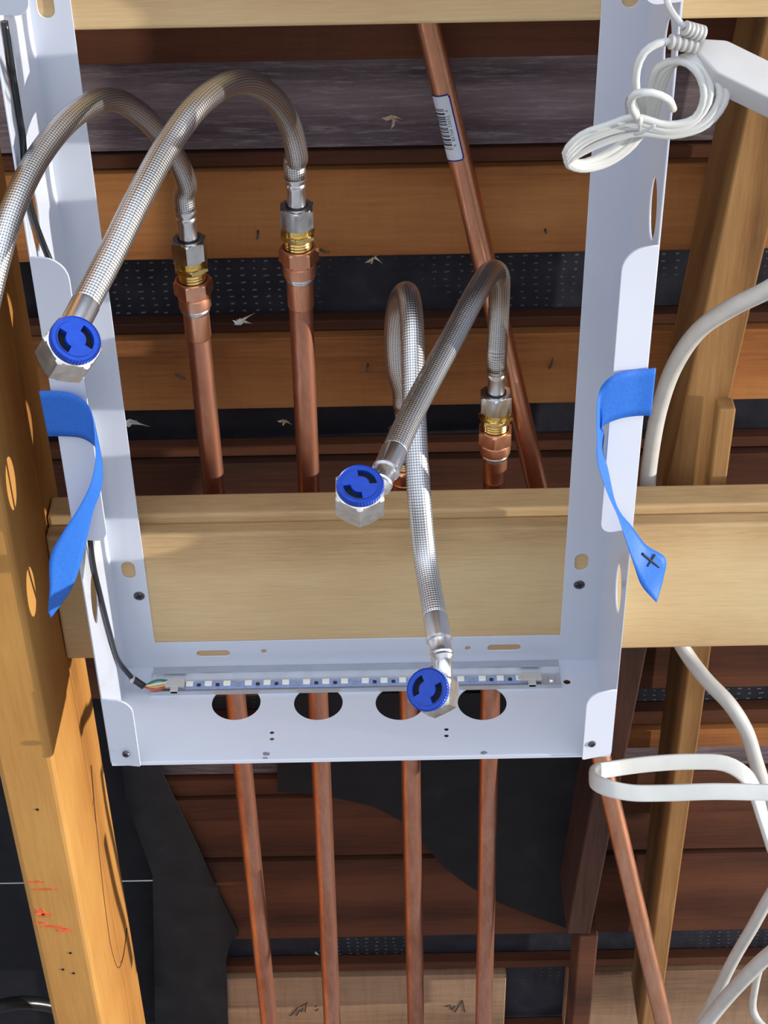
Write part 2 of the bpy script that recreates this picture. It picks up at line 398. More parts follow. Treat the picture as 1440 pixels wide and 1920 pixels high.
# planks (v top, v bottom, material, proud, optional x start in px)
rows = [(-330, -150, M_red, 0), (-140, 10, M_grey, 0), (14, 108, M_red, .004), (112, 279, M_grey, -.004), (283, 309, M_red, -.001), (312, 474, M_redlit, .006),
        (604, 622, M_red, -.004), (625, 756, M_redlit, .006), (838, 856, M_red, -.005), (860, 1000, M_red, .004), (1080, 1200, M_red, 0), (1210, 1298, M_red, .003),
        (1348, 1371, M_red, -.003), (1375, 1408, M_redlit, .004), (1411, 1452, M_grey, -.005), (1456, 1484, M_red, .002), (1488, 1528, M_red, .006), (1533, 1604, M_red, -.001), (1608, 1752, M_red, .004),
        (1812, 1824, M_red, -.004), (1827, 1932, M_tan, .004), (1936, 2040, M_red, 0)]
for i, (v0, v1, mt, pr) in enumerate(rows):
    x0 = -2.4; x1 = 3.0
    if v0 > 1340: x0 = S(420, 1900, YW).x if v0 > 1760 else S(300, 1700, YW).x
    z1, z0 = zrow(v0), zrow(v1)
    spans = [(x0, x1)]
    if v0 == 1827: spans = [(x0, S(948, 1850, YW).x), (S(1062, 1850, YW).x, x1)]
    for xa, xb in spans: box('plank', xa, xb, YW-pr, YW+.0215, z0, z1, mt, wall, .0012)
def shade_flap(pix, label):  # added near-black sheets, cut to the outline of the shade below the box
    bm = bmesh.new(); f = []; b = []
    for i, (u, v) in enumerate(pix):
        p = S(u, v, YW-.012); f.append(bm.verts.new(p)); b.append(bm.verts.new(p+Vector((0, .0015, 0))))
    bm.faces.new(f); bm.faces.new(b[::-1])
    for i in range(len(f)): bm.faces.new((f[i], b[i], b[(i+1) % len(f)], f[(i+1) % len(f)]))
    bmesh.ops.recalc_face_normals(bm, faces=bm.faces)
    o = bmo('shade_sheet', bm, M_felt2, wall); o['label'] = label
shade_flap([(214, 1290), (262, 1290), (300, 1440), (338, 1520), (372, 1590), (418, 1690), (448, 1752), (432, 1768), (424, 1800), (430, 1980), (292, 1980), (286, 1640), (236, 1500)], 'added black sheet imitating the shade over the boards right of the post')
shade_flap([(520, 1300), (1150, 1300), (1100, 1500), (1064, 1741), (1010, 1722), (940, 1695), (880, 1662), (835, 1628), (800, 1590), (762, 1545), (700, 1512), (610, 1492), (520, 1484)], 'added black sheet imitating the shade below the box, behind the rightmost upright pipe')
# ------------------------------------------------------------------ blocking boards (top and middle)
XP = S(80, 985, YB).x           # right face of the left post
def board(name, x0, x1, y0, y1, z0, z1, label, mat=M_pine):
    o = box(name, x0, x1, y0, y1, z0, z1, mat, None, .0035, 3); tag(o, label, 'board'); return o
zf = S(720, 995, YB).z; zb = S(720, 1226, YB).z; zr = zf+.009
XR = S(1700, 1000, YB).x
board('blocking_board', XP+.0005, XR, YB, YB+.0185, zb, zf, 'pale pine board on edge spanning behind the white box, front layer with screws in it')
board('blocking_board', XP+.0005, XR, YB+.019, YB+.052, zb+.003, zr, 'rear layer of the pine cross beam, slightly taller than the front board')
zt = S(720, 48, YB).z
board('blocking_board', XP+.0005, XR, YB, YB+.038, zt, zt+.14, 'pale pine board crossing at the very top of the picture')
tp_ = box('sky_blocker', XP+.0005, XR, YB, YW+.02, zt+.1405, zt+.1785, M_darkstud, None, .002); tag(tp_, 'unseen dark plank added above the wall bay to block overhead sky light', 'board')  # out of view, added to keep overhead sky light off the wall
# ------------------------------------------------------------------ posts and studs
YP = SX(95, 1400, XP).y
po = empty('timber_post', (XP-.028, (YP+1.40)/2, 0), 'orange yellow timber post on the left with red chalk smears', 'post')
box('post_timber', XP-.056, XP, YP, YP+.128, 0, 3.3, M_fir, po, .006, 3)
box('rear_timber', XP-.056, XP-.0005, YP+.129, YP+.205, 0, 3.3, M_fir, po, .003, 2)
M_chalk = simple('red_chalk', (.75, .13, .03), .9, 0, .3, nscale=200)
def smear(u, v, w_, h_):
    p = S(u, v, YP-.0006); bm = bmesh.new(); vs = []
    for k in range(12):
        a = 2*math.pi*k/12; rr = random.uniform(.55, 1.1)
        vs.append((p.x+w_*rr*math.cos(a)*.5, p.z+h_*rr*math.sin(a)*.85))
    f = [bm.verts.new((x, YP-.0005, z)) for x, z in vs]; g = [bm.verts.new((x, YP+.0004, z)) for x, z in vs]
    bm.faces.new(f)
    for k in range(12): bm.faces.new((f[k], g[k], g[(k+1) % 12], f[(k+1) % 12]))
    bmesh.ops.recalc_face_normals(bm, faces=bm.faces)
    return bmo('chalk_smear', bm, M_chalk, po)
for a in ((75, 1712, .016, .010), (88, 1716, .012, .004), (78, 1732, .020, .003), (100, 1738, .024, .003), (65, 1654, .020, .002), (85, 1668, .028, .002), (118, 1745, .018, .005)): smear(*a)
for (u, v) in ((70, 1518), (132, 1787), (138, 1825), (118, 1818)):
    p = S(u, v, YP-.0003); lathe('nail_hole', axis_matrix(Vector((p.x, YP-.0006, p.z)), Vector((0, 1, 0))), [(.0016, 0), (.0016, .002)], M_hole, po, 10)
# grain crack on the side face
cp = [SX(u, v, XP+.0002) for u, v in ((171, 1435), (178, 1520), (187, 1610), (197, 1700), (208, 1775), (222, 1815), (232, 1790), (238, 1740))]
tube('crack', cp, .0005, M_darkstud, po, 6, .01)

def stud(name, pL0, pL1, w_, Y0, Y1, mat, label, lean=True, cat='stud'):
    """front-left edge passes through the two image points"""
    A = S(*pL0, Y0)+Vector((w_/2, (Y1-Y0)/2, 0)); B = S(*pL1, Y0)+Vector((w_/2, (Y1-Y0)/2, 0))
    if not lean: B.x = A.x
    o = obox(name, A, B, w_/2, (Y1-Y0)/2, Vector((1, 0, 0)), mat, None, .002, 2); tag(o, label, cat); return o
stud('diagonal_brace', (1245, 935), (1462, -80), .043, 1.39, 1.49, M_stud, 'rough leaning brown timber at upper right behind the hanging cables')
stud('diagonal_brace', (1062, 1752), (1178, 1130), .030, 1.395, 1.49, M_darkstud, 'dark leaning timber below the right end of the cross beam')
stud('wall_stud', (1200, 1950), (1285, 1130), .0225, 1.39, 1.49, M_stud, 'narrow yellow upright stud below the beam beside the flat white cable', False)
stud('wall_stud', (1066, 1990), (1068, 1757), .024, 1.395, 1.455, M_red, 'short pinkish brown upright at the bottom right of the pipes', False)
sp = stud('wood_splinter', (1326, 940), (1346, 768), .0165, 1.365, 1.385, M_stud, 'thin broken strip of wood standing on the beam at right', False, 'wood strip')
# ------------------------------------------------------------------ white metal box
XL = S(206, 1050, YB).x; XI = S(276, 1100, YB).x
XRR = S(1133, 1050, YB).x; XJ = S(1060, 1050, YB).x
zfl = S(660, 1244, YB).z                      # floor panel level
YF = SZ(660, 1421, zfl).y                     # front edge of the floor panel
zin = S(660, 1197, YB).z                      # inner bottom edge of the opening
ztop = S(660, -150, YB).z
T = .0012
hd = empty('metal_box', ((XL+XRR)/2, (YF+YB)/2, zfl), 'open white enamelled metal wall box screwed to the cross beam with hoses in front', 'metal box')
FM = Matrix(((1, 0, 0, 0), (0, 0, 1, YB-T/2-.0003), (0, 1, 0, 0), (0, 0, 0, 1)))       # (x, z) plate in the mounting plane
def xz(u, v, Y=YB): p = S(u, v, Y); return p.x, p.z
out = [(XL, zfl), (XRR, zfl), (XRR, ztop), (XJ, ztop), (XJ, zin), (XI, zin), (XI, ztop), (XL, ztop)]
hl = []
for (u, v, vert) in ((241, 1067, True), (1090, 1052, True), (86, 8, True), (400, 1223, False), (945, 1212, False), (1182, -12, True)):
    x, z = xz(u, v); hl.append(slot(x, z, .0215 if vert else .034, .0068 if vert else .0042, vert))
for (u, v) in ((495, 1219), (877, 1213)):
    x, z = xz(u, v); hl.append(ell(x, z, .0032, .0032, 14))
link('mounting_flange', plate_mesh(out, hl, T, FM), M_enamel, hd)
# side panels in (y, z)
hz = [SX(1255, 105, XRR).z, SX(1230, 405, XRR).z, SX(1200, 700, XRR).z, SX(1176, 880, XRR).z, SX(1158, 1087, XRR).z]
hy = (SX(1230, 405, XRR).y+SX(1158, 1087, XRR).y)/2
for X in (XL, XRR):
    SM = Matrix(((0, 0, 1, X), (1, 0, 0, 0), (0, 1, 0, 0), (0, 0, 0, 1)))
    link('side_panel', plate_mesh([(YF, zfl), (YB-T, zfl), (YB-T, ztop), (YF, ztop)], [ell(hy, z, .018, .0265) for z in hz if True], T, SM), M_enamel, hd)
# floor panel in (x, y)
zc = [SZ(u, 1318, zfl) for u in (443, 597, 750, 904)]
BM_ = Matrix(((1, 0, 0, 0), (0, 1, 0, 0), (0, 0, 1, zfl), (0, 0, 0, 1)))
fh = [ell(p.x, p.y, .0245, .0245, 44) for p in zc]
for (u, v, r) in ((510, 1374, .0026), (510, 1386, .0026), (837, 1368, .0026), (837, 1380, .0026), (1063, 1279, .0040)):
    p = SZ(u, v, zfl); fh.append(ell(p.x, p.y, r, r, 14))
link('bottom_panel', plate_mesh([(XL, YF), (XRR, YF), (XRR, YB-T), (XL, YB-T)], fh, T, BM_), M_enamel, hd)
# front lips, slightly under-bent so their inner edges lean towards the room
def lip(side, z0, z1, wd, rr, scr=None):
    X = XL if side < 0 else XRR; a = R(9.0 if side < 0 else 13)
    ux = Vector((-side*math.cos(a), -math.sin(a), 0)); uz = Vector((0, 0, 1)); un = ux.cross(uz)
    M = Matrix((ux, uz, un)).transposed().to_4x4(); M.translation = Vector((X, YF, 0))
    holes = []
    return link('front_lip', plate_mesh(rrect(0, wd, z0, z1, rr), holes, T, M), M_enamel, hd)
def zr_(v): return S(1215 if v < 700 else 1180, v, YF).z
LW = .0285
for s in (-1, 1):
    dv = 0
    lip(s, zr_(990), zr_(460), LW, (.004, .011, .018, 0))
    lip(s, zfl-.001, zr_(1292), LW, (.004, .002, .014, 0))
    lip(s, zr_(3), ztop, LW, (0, .011, 0, 0))
# floor front edge hem
hb = bmesh.new(); addbox(hb, XL, XRR, YF-.0012, YF, zfl-.004, zfl+.0008); bevel_all(hb, .0004)
bmo('front_hem', hb, M_enamel, hd)
# smudges on panel
M_smudge = simple('grey_smudge', (.22, .22, .24), .8, 0, .3, nscale=400)
for (u, v, a_, b_) in ((500, 1414, .005, .003), (908, 1411, .004, .0025), (497, 1421, .004, .0015)):
    p = SZ(u, v, zfl+.0011); bm = bmesh.new()
    vs = [bm.verts.new((p.x+a_*random.uniform(.5, 1.1)*math.cos(k*.6283), p.y+b_*random.uniform(.5, 1.1)*math.sin(k*.6283), zfl+.00115)) for k in range(10)]
    bm.faces.new(vs); bmo('smudge', bm, M_smudge, hd)

def screw(pos, ax, r, label, grp=None):
    t = empty('screw', pos, label, 'screw', grp); M = axis_matrix(pos, ax)
    lathe('screw_head', M, [(r*.6, -.002), (r, -.0004), (r, .0006), (r*.86, .0014), (r*.3, .0017)], M_screw, t, 20)
    bm = bmesh.new()
    addbox(bm, -r*.6, r*.6, -r*.12, r*.12, .0012, .0020, M @ Matrix.Rotation(R(20), 4, 'Z')); addbox(bm, -r*.12, r*.12, -r*.6, r*.6, .0012, .00195, M @ Matrix.Rotation(R(20), 4, 'Z'))
    bmo('cross_recess', bm, M_hole, t)
Yfr = YB-T-.0003
for (u, v, lb) in ((261, 1117, 'black cross-head screw in the left flange of the white box'), (1086, 1096, 'black cross-head screw in the right flange of the white box')):
    screw(S(u, v, Yfr), Vector((0, -1, 0)), .0055, lb)
for (u, v, s, lb) in ((236, 1414, -1, 'tiny dark screw in the bottom left corner lip of the box'), (1110, 1395, 1, 'tiny dark screw in the bottom right corner lip of the box')):
    screw(S(u, v, YF-.006), Vector((-s*math.sin(R(-13)), -math.cos(R(13)), 0)), .0036, lb)
# ------------------------------------------------------------------ LED strip in aluminium channel
zl = zfl+T/2+.0002
pA = SZ(282, 1303, zl); pB = SZ(1053, 1292, zl)
y0l = (pA.y+pB.y)/2; x0l, x1l = pA.x, pB.x
y1l = y0l+.026
ls = empty('led_strip', ((x0l+x1l)/2, (y0l+y1l)/2, zl), 'led light strip in an aluminium channel on the floor of the white box', 'light strip')
bm = bmesh.new()
addbox(bm, x0l, x1l, y0l, y1l, zl, zl+.0012); addbox(bm, x0l, x1l, y0l, y0l+.0012, zl+.0012, zl+.005)
addbox(bm, x0l, x1l, y0l+.0012, y0l+.003, zl+.0012, zl+.0022)
addbox(bm, x0l, x1l, y1l, YB-.002, zl, zl+.0008); addbox(bm, x0l, x1l, y1l-.0012, y1l, zl+.0012, zl+.006)
bmo('channel', bm, M_alu, ls)
pcbx0 = S(335, 1285, y0l+.01).x; pcbx1 = S(990, 1275, y0l+.01).x
yc = y0l+.0115; 
def pz(u, v): return SZ(u, v, zl+.0022)
pcb = box('circuit_tape', pcbx0, pcbx1, yc-.0055, yc+.0055, zl+.0013, zl+.0020, M_pcb, ls, .0001)
leds = [356, 391, 426, 466, 501, 536, 575, 611, 646, 685, 720, 755, 794, 829, 864, 904, 938, 974]
lm = None
for i, u in enumerate(leds):
    x = SZ(u, 1279-(u-356)*.014, zl+.003).x
    if lm is None:
        bm = bmesh.new(); addbox(bm, -.0036, .0036, -.0034, .0034, 0, .0018); bevel_all(bm, .0003)
        lathe_bm(Matrix.Translation((0, 0, .0018)), [(.0024, 0), (.0022, .0003)], 12, bm)
        lm = bpy.data.meshes.new('led_chip'); bm.to_mesh(lm); bm.free(); lm.materials.append(M_led)
    o = bpy.data.objects.new('led_chip', lm); C.collection.objects.link(o); o.parent = ls; o.location = Vector((x, yc+.0012, zl+.0021))-ls.location
    if i < len(leds)-1:
        xm = SZ((u+leds[i+1])/2, 1277-(u-356)*.014, zl+.003).x
        if i % 3 == 2:
            for dy in (-.002, .002): box('resistor', xm-.0028, xm+.0028, yc-.0008+dy, yc+.0003+dy, zl+.0020, zl+.0028, M_alu, ls, 0)
        else: box('driver_chip', xm-.0018, xm+.0018, yc-.0016, yc+.0018, zl+.0020, zl+.0032, M_ink, ls, .0001)
def clip(u, nm):
    x = SZ(u, 1282, zl+.004).x; bm = bmesh.new()
    addbox(bm, x-.010, x+.010, yc-.005, yc+.0065, zl+.0025, zl+.0065); addbox(bm, x-.004, x+.004, yc-.0115, yc-.004, zl+.002, zl+.0062); addbox(bm, x-.0135, x-.009, yc-.002, yc+.004, zl+.0025, zl+.0055)
    bevel_all(bm, .0008, 2); bmo(nm, bm, M_plastic, ls)
clip(328, 'connector'); clip(998, 'end_clip')
p = SZ(1035, 1272, zl+.004); lathe('channel_screw', axis_matrix(Vector((p.x, yc, zl+.0012)), Vector((0, 0, 1))), [(.004, 0), (.004, .0008), (.0028, .0018)], M_steel, ls, 18)
# ------------------------------------------------------------------ black lead of the strip
XS = XL+.006
lead = empty('power_lead', S(255, 1275, y0l), 'thin black lead running down the left side panel to the led strip', 'cable')
cpts = [S(0, 40, YF+.02), S(2, 130, YF+.02), S(12, 215, YF+.02), S(8, 260, YF+.02), S(22, 320, YF+.01), S(52, 390, YF+.01), S(78, 450, YF+.02), S(100, 505, YF+.02), S(116, 550, YF+.015), S(116, 592, YF+.01),
        S(130, 650, YF+.01), S(138, 730, YF+.012), S(148, 800, YF+.03), S(158, 880, YF+.03), S(165, 960, YF+.03), S(168, 1050, YF+.035), S(176, 1120, YF+.045), S(190, 1185, YF+.06), S(218, 1238, YF+.08), S(248, 1272, y0l+.005)]
for q in cpts:
    if q.x < XL+.004: q.x = XL+.004
tube('lead_sheath', cpts, .0026, M_black, lead, 10, .006)
q0 = cpts[-1]; q1 = S(270, 1287, y0l+.002)
tube('heat_shrink', [q0, q0.lerp(q1, .5), q1], .0036, M_black, lead, 12)
tube('cable_tie', [q0+Vector((-.002, 0, .0005)), q0+Vector((.0015, 0, -.001))], .0046, M_plastic, lead, 12)
con = S(318, 1284, yc+.002)
for k, (mt, nm, sag) in enumerate(((M_wred, 'red_wire', .006), (M_wyel, 'yellow_wire', .003), (M_wwhite, 'white_wire', 0), (M_wgreen, 'green_wire', -.004))):
    mid = q1.lerp(con, .5)+Vector((0, -sag, -sag*.4+.002)); e_ = con+Vector((0, (k-1.5)*.0018, .0))
    e_.z = zl+.0045; mid.z = max(mid.z, zl+.003)
    tube(nm, [q1, mid, e_], .0011, mt, lead, 8)
# ------------------------------------------------------------------ copper pipes with adapters
YPI = 1.39
def fitted_pipe(top, bot, label, mat=M_cop, sh=0):
    A = S(*top, YPI); B = S(*bot, YPI); ax = (A-B).normalized()
    t = empty('copper_pipe', (B.x, B.y, 0), label, 'pipe', None)
    M = axis_matrix(A, ax, R(15+sh))
    L = (A-B).length+.03
    lathe('pipe', M, [(.0111, -L), (.0111, -.06)], mat, t, 28)
    lathe('sleeve', M, [(.0111, -.106), (.0122, -.104), (.0122, -.068)], M_copf, t, 28)
    lathe('solder_ring', M, [(.0124, -.0775), (.0134, -.0755), (.0134, -.0735), (.0124, -.072)], M_solder, t, 28)
    bm = lathe_bm(M, [(.0128, -.0725), (.0150, -.071), (.0154, -.067), (.0150, -.0605), (.0140, -.0595), (.0152, -.0585)], 28)
    ad = bmo('copper_adapter', bm, M_copf, t, 35)
    hexnut('hex_shoulder', axis_matrix(A, ax, R(5+sh)), .0182, -.0585, -.0425, M_copf, ad, .002, .0135)
    lathe('brass_thread', M, [(.0120, -.054)]+[(.0120+(.0006 if k % 2 else 0), -.046+.0014*k) for k in range(9)]+[(.0105, -.034), (.0130, -.033), (.0128, -.020), (.0105, -.0195)], M_brass, t, 28)
    hexnut('brass_hex', axis_matrix(A, ax, R(28+sh)), .0172, -.0325, -.0265, M_brass, t, .0015)
    return A, ax
tops = {}
tops['a'] = fitted_pipe((353, 446), (505, 1920), 'leftmost upright copper pipe, its fittings lower than its neighbours, under the leftmost hose', M_cop, 8)
tops['b'] = fitted_pipe((556, 384), (623, 1920), 'second upright copper pipe from the left, under the tallest hose arch', M_cop, 0)
tops['c'] = fitted_pipe((757, 806), (780, 1920), 'third upright copper pipe from the left, its top hidden behind the crossing hoses', M_cop, 12)
tops['d'] = fitted_pipe((930, 735), (907, 1920), 'rightmost upright copper pipe with a solder ring just above the beam', M_cop, 20)
# slanting pipe with barcode label
A = S(789, -30, 1.482); A = S(803, 45, 1.475); B = S(1245, 1920, 1.32); ax = (A-B).normalized()
t = empty('copper_pipe', (B.x, B.y, 0), 'long slanting copper pipe with a white barcode label near its top', 'pipe')
Mx = axis_matrix(A, ax)
lathe('pipe', Mx, [(.0111, -(A-B).length-.15), (.0111, .04)], M_copb, t, 28)
# label wrapped on the pipe
pc = S(836, 245, 1.45); h0 = (pc-A).dot(ax)
def wrap(s, tt, r=.0113):
    # s metres round (0 = towards camera, + = right), tt metres along pipe (+ = up)
    view = (CAM-(A+ax*h0)); view = (view-ax*view.dot(ax)).normalized(); side = ax.cross(view)*-1
    if side.x < 0: side = -side
    a = s/.0113
    return A+ax*(h0+tt)+(view*math.cos(a)+side*math.sin(a))*r
def wrapped(name, s0, s1, t0, t1, r, mat, parent, ns=10):
    bm = bmesh.new(); g = [[bm.verts.new(wrap(s0+(s1-s0)*i/ns, t0+(t1-t0)*j/4, r)) for j in range(5)] for i in range(ns+1)]
    for i in range(ns):
        for j in range(4): bm.faces.new((g[i][j], g[i+1][j], g[i+1][j+1], g[i][j+1]))
    return bmo(name, bm, mat, parent, 180)
LH = .0315
lb = wrapped('barcode_label', -.021, .0035, -LH, LH, .01135, M_label, t)
bm = bmesh.new()
def wq(bm, s0, s1, t0, t1, r):
    n = max(1, int(abs(s1-s0)/.002)); mlt = max(1, int(abs(t1-t0)/.006))
    g = [[bm.verts.new(wrap(s0+(s1-s0)*i/n, t0+(t1-t0)*j/mlt, r)) for j in range(mlt+1)] for i in range(n+1)]
    for i in range(n):
        for j in range(mlt): bm.faces.new((g[i][j], g[i+1][j], g[i+1][j+1], g[i][j+1]))
wq(bm, .0028, .0042, -LH+.002, LH-.002, .01142)
wq(bm, -.021, .0030, LH-.001, LH+.0004, .01142); wq(bm, -.021, .0030, -LH-.0004, -LH+.001, .01142)
wq(bm, .0022, .0036, LH-.003, LH-.0008, .01142); wq(bm, .0022, .0036, -LH+.0008, -LH+.003, .01142)
bmo('label_border', bm, M_navy, lb)
bm = bmesh.new(); y = -.0200; rnd = random.Random(4)
while y < .0185:
    wd = rnd.choice((.0004, .0007, .0012, .0018)); wq(bm, -.017, -.0042, y, y+wd, .01142); y += wd+rnd.choice((.0006, .0009, .0016))
bmo('bars', bm, M_ink, lb)
fc = bpy.data.curves.new('digits', 'FONT'); fc.body = '6  85768 23652  4'; fc.size = .0042; fc.align_x = 'CENTER'; fc.space_character = 1.12
fo_ = bpy.data.objects.new('tmp', fc); C.collection.objects.link(fo_); dg = bpy.context.evaluated_depsgraph_get(); dg.update()
me = bpy.data.meshes.new_from_object(fo_.evaluated_get(dg)); bpy.data.objects.remove(fo_)
for v in me.vertices: v.co = wrap(-.0005-v.co.y, v.co.x, .01144)
link('digits', me, M_ink, lb)

# ------------------------------------------------------------------ braided hoses
def cap_mesh(M, r, parent):
    """blue plug: knurled rim, face with two curved slots"""
    bm = bmesh.new(); N = 72; radii = [.0, .30, .40, .72, .76, .93]; z = .0045
    def P(rr, a, zz): return M @ Vector((r*rr*math.cos(a), r*rr*math.sin(a), zz))
    def slotp(ri, k):
        a = (k+.5)/N*360
        return ri in (2,) and (20 < a < 115 or 200 < a < 295)
    for ri in range(len(radii)-1):
        for k in range(N):
            a0, a1 = 2*math.pi*k/N, 2*math.pi*(k+1)/N; r0, r1 = radii[ri], radii[ri+1]
            nf0 = len(bm.faces)
            zz = z-.004 if slotp(ri, k) else z+(-.0005 if ri >= 4 else 0)
            if r0 == 0:
                bm.faces.new([bm.verts.new(P(0, 0, zz)), bm.verts.new(P(r1, a0, zz)), bm.verts.new(P(r1, a1, zz))])
            else:
                bm.faces.new([bm.verts.new(P(r0, a0, zz)), bm.verts.new(P(r1, a0, zz)), bm.verts.new(P(r1, a1, zz)), bm.verts.new(P(r0, a1, zz))])
            if slotp(ri, k):
                for (rr, b0, b1) in ((r0, a0, a1), (r1, a0, a1)):
                    bm.faces.new([bm.verts.new(P(rr, b0, zz)), bm.verts.new(P(rr, b1, zz)), bm.verts.new(P(rr, b1, z)), bm.verts.new(P(rr, b0, z))])
                for (kk, aa) in ((k-1, a0), (k+1, a1)):
                    if not slotp(ri, kk):
                        bm.faces.new([bm.verts.new(P(r0, aa, zz)), bm.verts.new(P(r1, aa, zz)), bm.verts.new(P(r1, aa, z)), bm.verts.new(P(r0, aa, z))])
    bm.faces.ensure_lookup_table()
    for f in bm.faces:
        c = M.inverted() @ f.calc_center_median()
        if c.z < z-.0036: f.material_index = 1
    # rim with knurls
    prof = [(.93, z-.0005), (.97, z+.0004), (1.0, z-.0006), (1.0, .0004), (.9, 0)]
    N2 = 96
    for i in range(len(prof)-1):
        for k in range(N2):
            kn = lambda kk: 1+(.012 if kk % 2 else -.012)*(1 if i >= 1 else 0)
            a0, a1 = 2*math.pi*k/N2, 2*math.pi*(k+1)/N2; (r0, z0), (r1, z1) = prof[i], prof[i+1]
            bm.faces.new([bm.verts.new(P(r0*kn(k), a0, z0)), bm.verts.new(P(r1*kn(k), a0, z1)), bm.verts.new(P(r1*kn(k+1), a1, z1)), bm.verts.new(P(r0*kn(k+1), a1, z0))])
    bmesh.ops.remove_doubles(bm, verts=bm.verts, dist=1e-6); bmesh.ops.recalc_face_normals(bm, faces=bm.faces)
    o = bmo('plug', bm, M_blue, parent); o.data.materials.append(M_hole); return o

def hose(top, pts, label, end=None, r=.0098, plug_r=.0170):
    A, ax = top
    t = empty('braided_hose', A, label, 'hose')
    M = axis_matrix(A, ax, R(2))
    nut = hexnut('hex_nut', axis_matrix(A, ax, R(30 if end else 26)), .0168, -.021, -.0005, M_steel, t, .0018, .0098)
    lathe('rubber_washer', M, [(.0100, -.003), (.0100, .0004), (.0086, .0008)], M_black, t, 24)
    lathe('ferrule', M, [(.0078, -.004), (.0088, -.001), (.0084, .002), (.0082, .016), (.0090, .018), (.0090, .0205), (.0084, .022), (.0092, .024), (.0098, .0265), (.0096, .029)], M_ferr, t, 28)
    s0 = A+ax*.027
    path = [s0, A+ax*.045]+pts
    if end:
        C_, a, E, d = end['c'], end['a'], end['e'], None
        path.append(E)
    tube('braided_sleeve', path, r, M_braid, t, 28, .005)
    if end:
        d = (path[-1]-path[-2]).normalized()
        Rr = C_-a*.0225      # back of nut
        Me = axis_matrix(E, d)
        bm = lathe_bm(Me, [(r*.98, -.004), (r*1.05, -.002), (r*1.04, .016), (r*1.09, .018), (r*1.09, .020), (r*.92, .0215), (r*.88, .030), (r*.95, .0315), (r*.98, .0335), (r*.9, .035), (r*.95, .037), (r*.8, .039), (.0062, .041)], 28)
        bmo('crimp_ferrule', bm, M_ferr, t, 35)
        e1 = E+d*.040
        tube('elbow', [e1-d*.004, e1+d*.006, (e1+d*.012).lerp(Rr-a*.012, .5), Rr-a*.010, Rr+a*.004], .0068, M_ferr, t, 20, .002)
        Mn = axis_matrix(C_, a, R(end.get('spin', 0)))
        hexnut('swivel_nut', Mn, .0203, -.024, 0, M_nut, t, .0018)
        lathe('nut_collar', Mn, [(.0085, -.030), (.0125, -.029), (.0135, -.026), (.0140, -.0235)], M_nut, t, 28)
        cap_mesh(axis_matrix(C_, a, R(end.get('pspin', 0))), plug_r, t)
    return t
def cam_dir(x, y, z): return (cr*x+cu*y-fwd*z).normalized()
# far left hose leaves the frame
hose(tops['a'], [S(350, 350, 1.387), S(325, 288, 1.365), S(265, 215, 1.32), S(205, 186, 1.28), S(140, 215, 1.23), S(75, 290, 1.18), S(25, 390, 1.13), S(-8, 500, 1.09), S(-40, 640, 1.05), S(-80, 800, 1.02)],
     'braided steel hose on the far left arching out of the picture', None, r=.0094)
hose(tops['b'], [S(556, 300, 1.388), S(545, 240, 1.37), S(508, 180, 1.33), S(448, 154, 1.28), S(378, 190, 1.22), S(315, 272, 1.17), S(262, 368, 1.12), S(212, 470, 1.075)],
     'tallest arching braided steel hose, ending in a blue plug over the left side panel',
     dict(c=SD(139, 641, 1.15), a=cam_dir(.42, .38, .82), e=SD(158, 574, 1.205), spin=14, pspin=-125), r=.0098)
hose(tops['c'], [S(744, 690, 1.385), S(741, 610, 1.375), S(750, 562, 1.355), S(765, 552, 1.32), S(772, 600, 1.285), S(775, 690, 1.25), S(778, 800, 1.215), S(786, 930, 1.178), S(798, 1050, 1.15)],
     'braided steel hose hanging straight down over the beam to the lowest blue plug',
     dict(c=SD(804, 1294, 1.42), a=cam_dir(-.34, .22, .90), e=SD(817, 1162, 1.475), spin=8, pspin=-15), r=.0102, plug_r=.0176)
hose(tops['d'], [S(932, 650, 1.392), S(936, 560, 1.385), S(934, 514, 1.35), S(918, 512, 1.31), S(890, 555, 1.26), S(850, 630, 1.21), S(800, 722, 1.15), S(765, 790, 1.105)],
     'braided steel hose folding sharply over to the middle blue plug',
     dict(c=SD(675, 914, 1.27), a=cam_dir(.02, .54, .84), e=SD(738, 850, 1.335), spin=30, pspin=-105), r=.0098)

# ------------------------------------------------------------------ blue masking tape
def ribbon(name, rows_, mat, label, cat, th=.00025):
    """rows_: list of (left point, right point)"""
    Ls = catmull([a for a, b in rows_], .004); n = 60
    def resample(P, n):
        d = [0]
        for i in range(1, len(P)): d.append(d[-1]+(P[i]-P[i-1]).length)
        out = []; j = 0
        for k in range(n+1):
            x = d[-1]*k/n
            while j < len(d)-2 and d[j+1] < x: j += 1
            f = (x-d[j])/max(1e-9, d[j+1]-d[j]); out.append(P[j].lerp(P[j+1], min(1, f)))
        return out
    def cat_n(P, m=10):
        P = [Vector(p) for p in P]; Q = [P[0]*2-P[1]]+P+[P[-1]*2-P[-2]]; out = []
        for i in range(1, len(Q)-2):
            for k in range(m):
                t = k/m; a, b, c, d = Q[i-1:i+3]
                out.append(.5*((2*b)+(c-a)*t+(2*a-5*b+4*c-d)*t*t+(-a+3*b-3*c+d)*t**3))
        out.append(P[-1]); return out
    A_ = cat_n([a for a, b in rows_]); B_ = cat_n([b for a, b in rows_])
    bm = bmesh.new(); g = []
    for a, b in zip(A_, B_): g.append([bm.verts.new(a.lerp(b, k/6)) for k in range(7)])
    for i in range(len(g)-1):
        for k in range(6): bm.faces.new((g[i][k], g[i][k+1], g[i+1][k+1], g[i+1][k]))
    o = bmo(name, bm, mat, None, 180)
    s = o.modifiers.new('thick', 'SOLIDIFY'); s.thickness = th; s.offset = 0
    tag(o, label, cat); return o
YT = YF-.0035
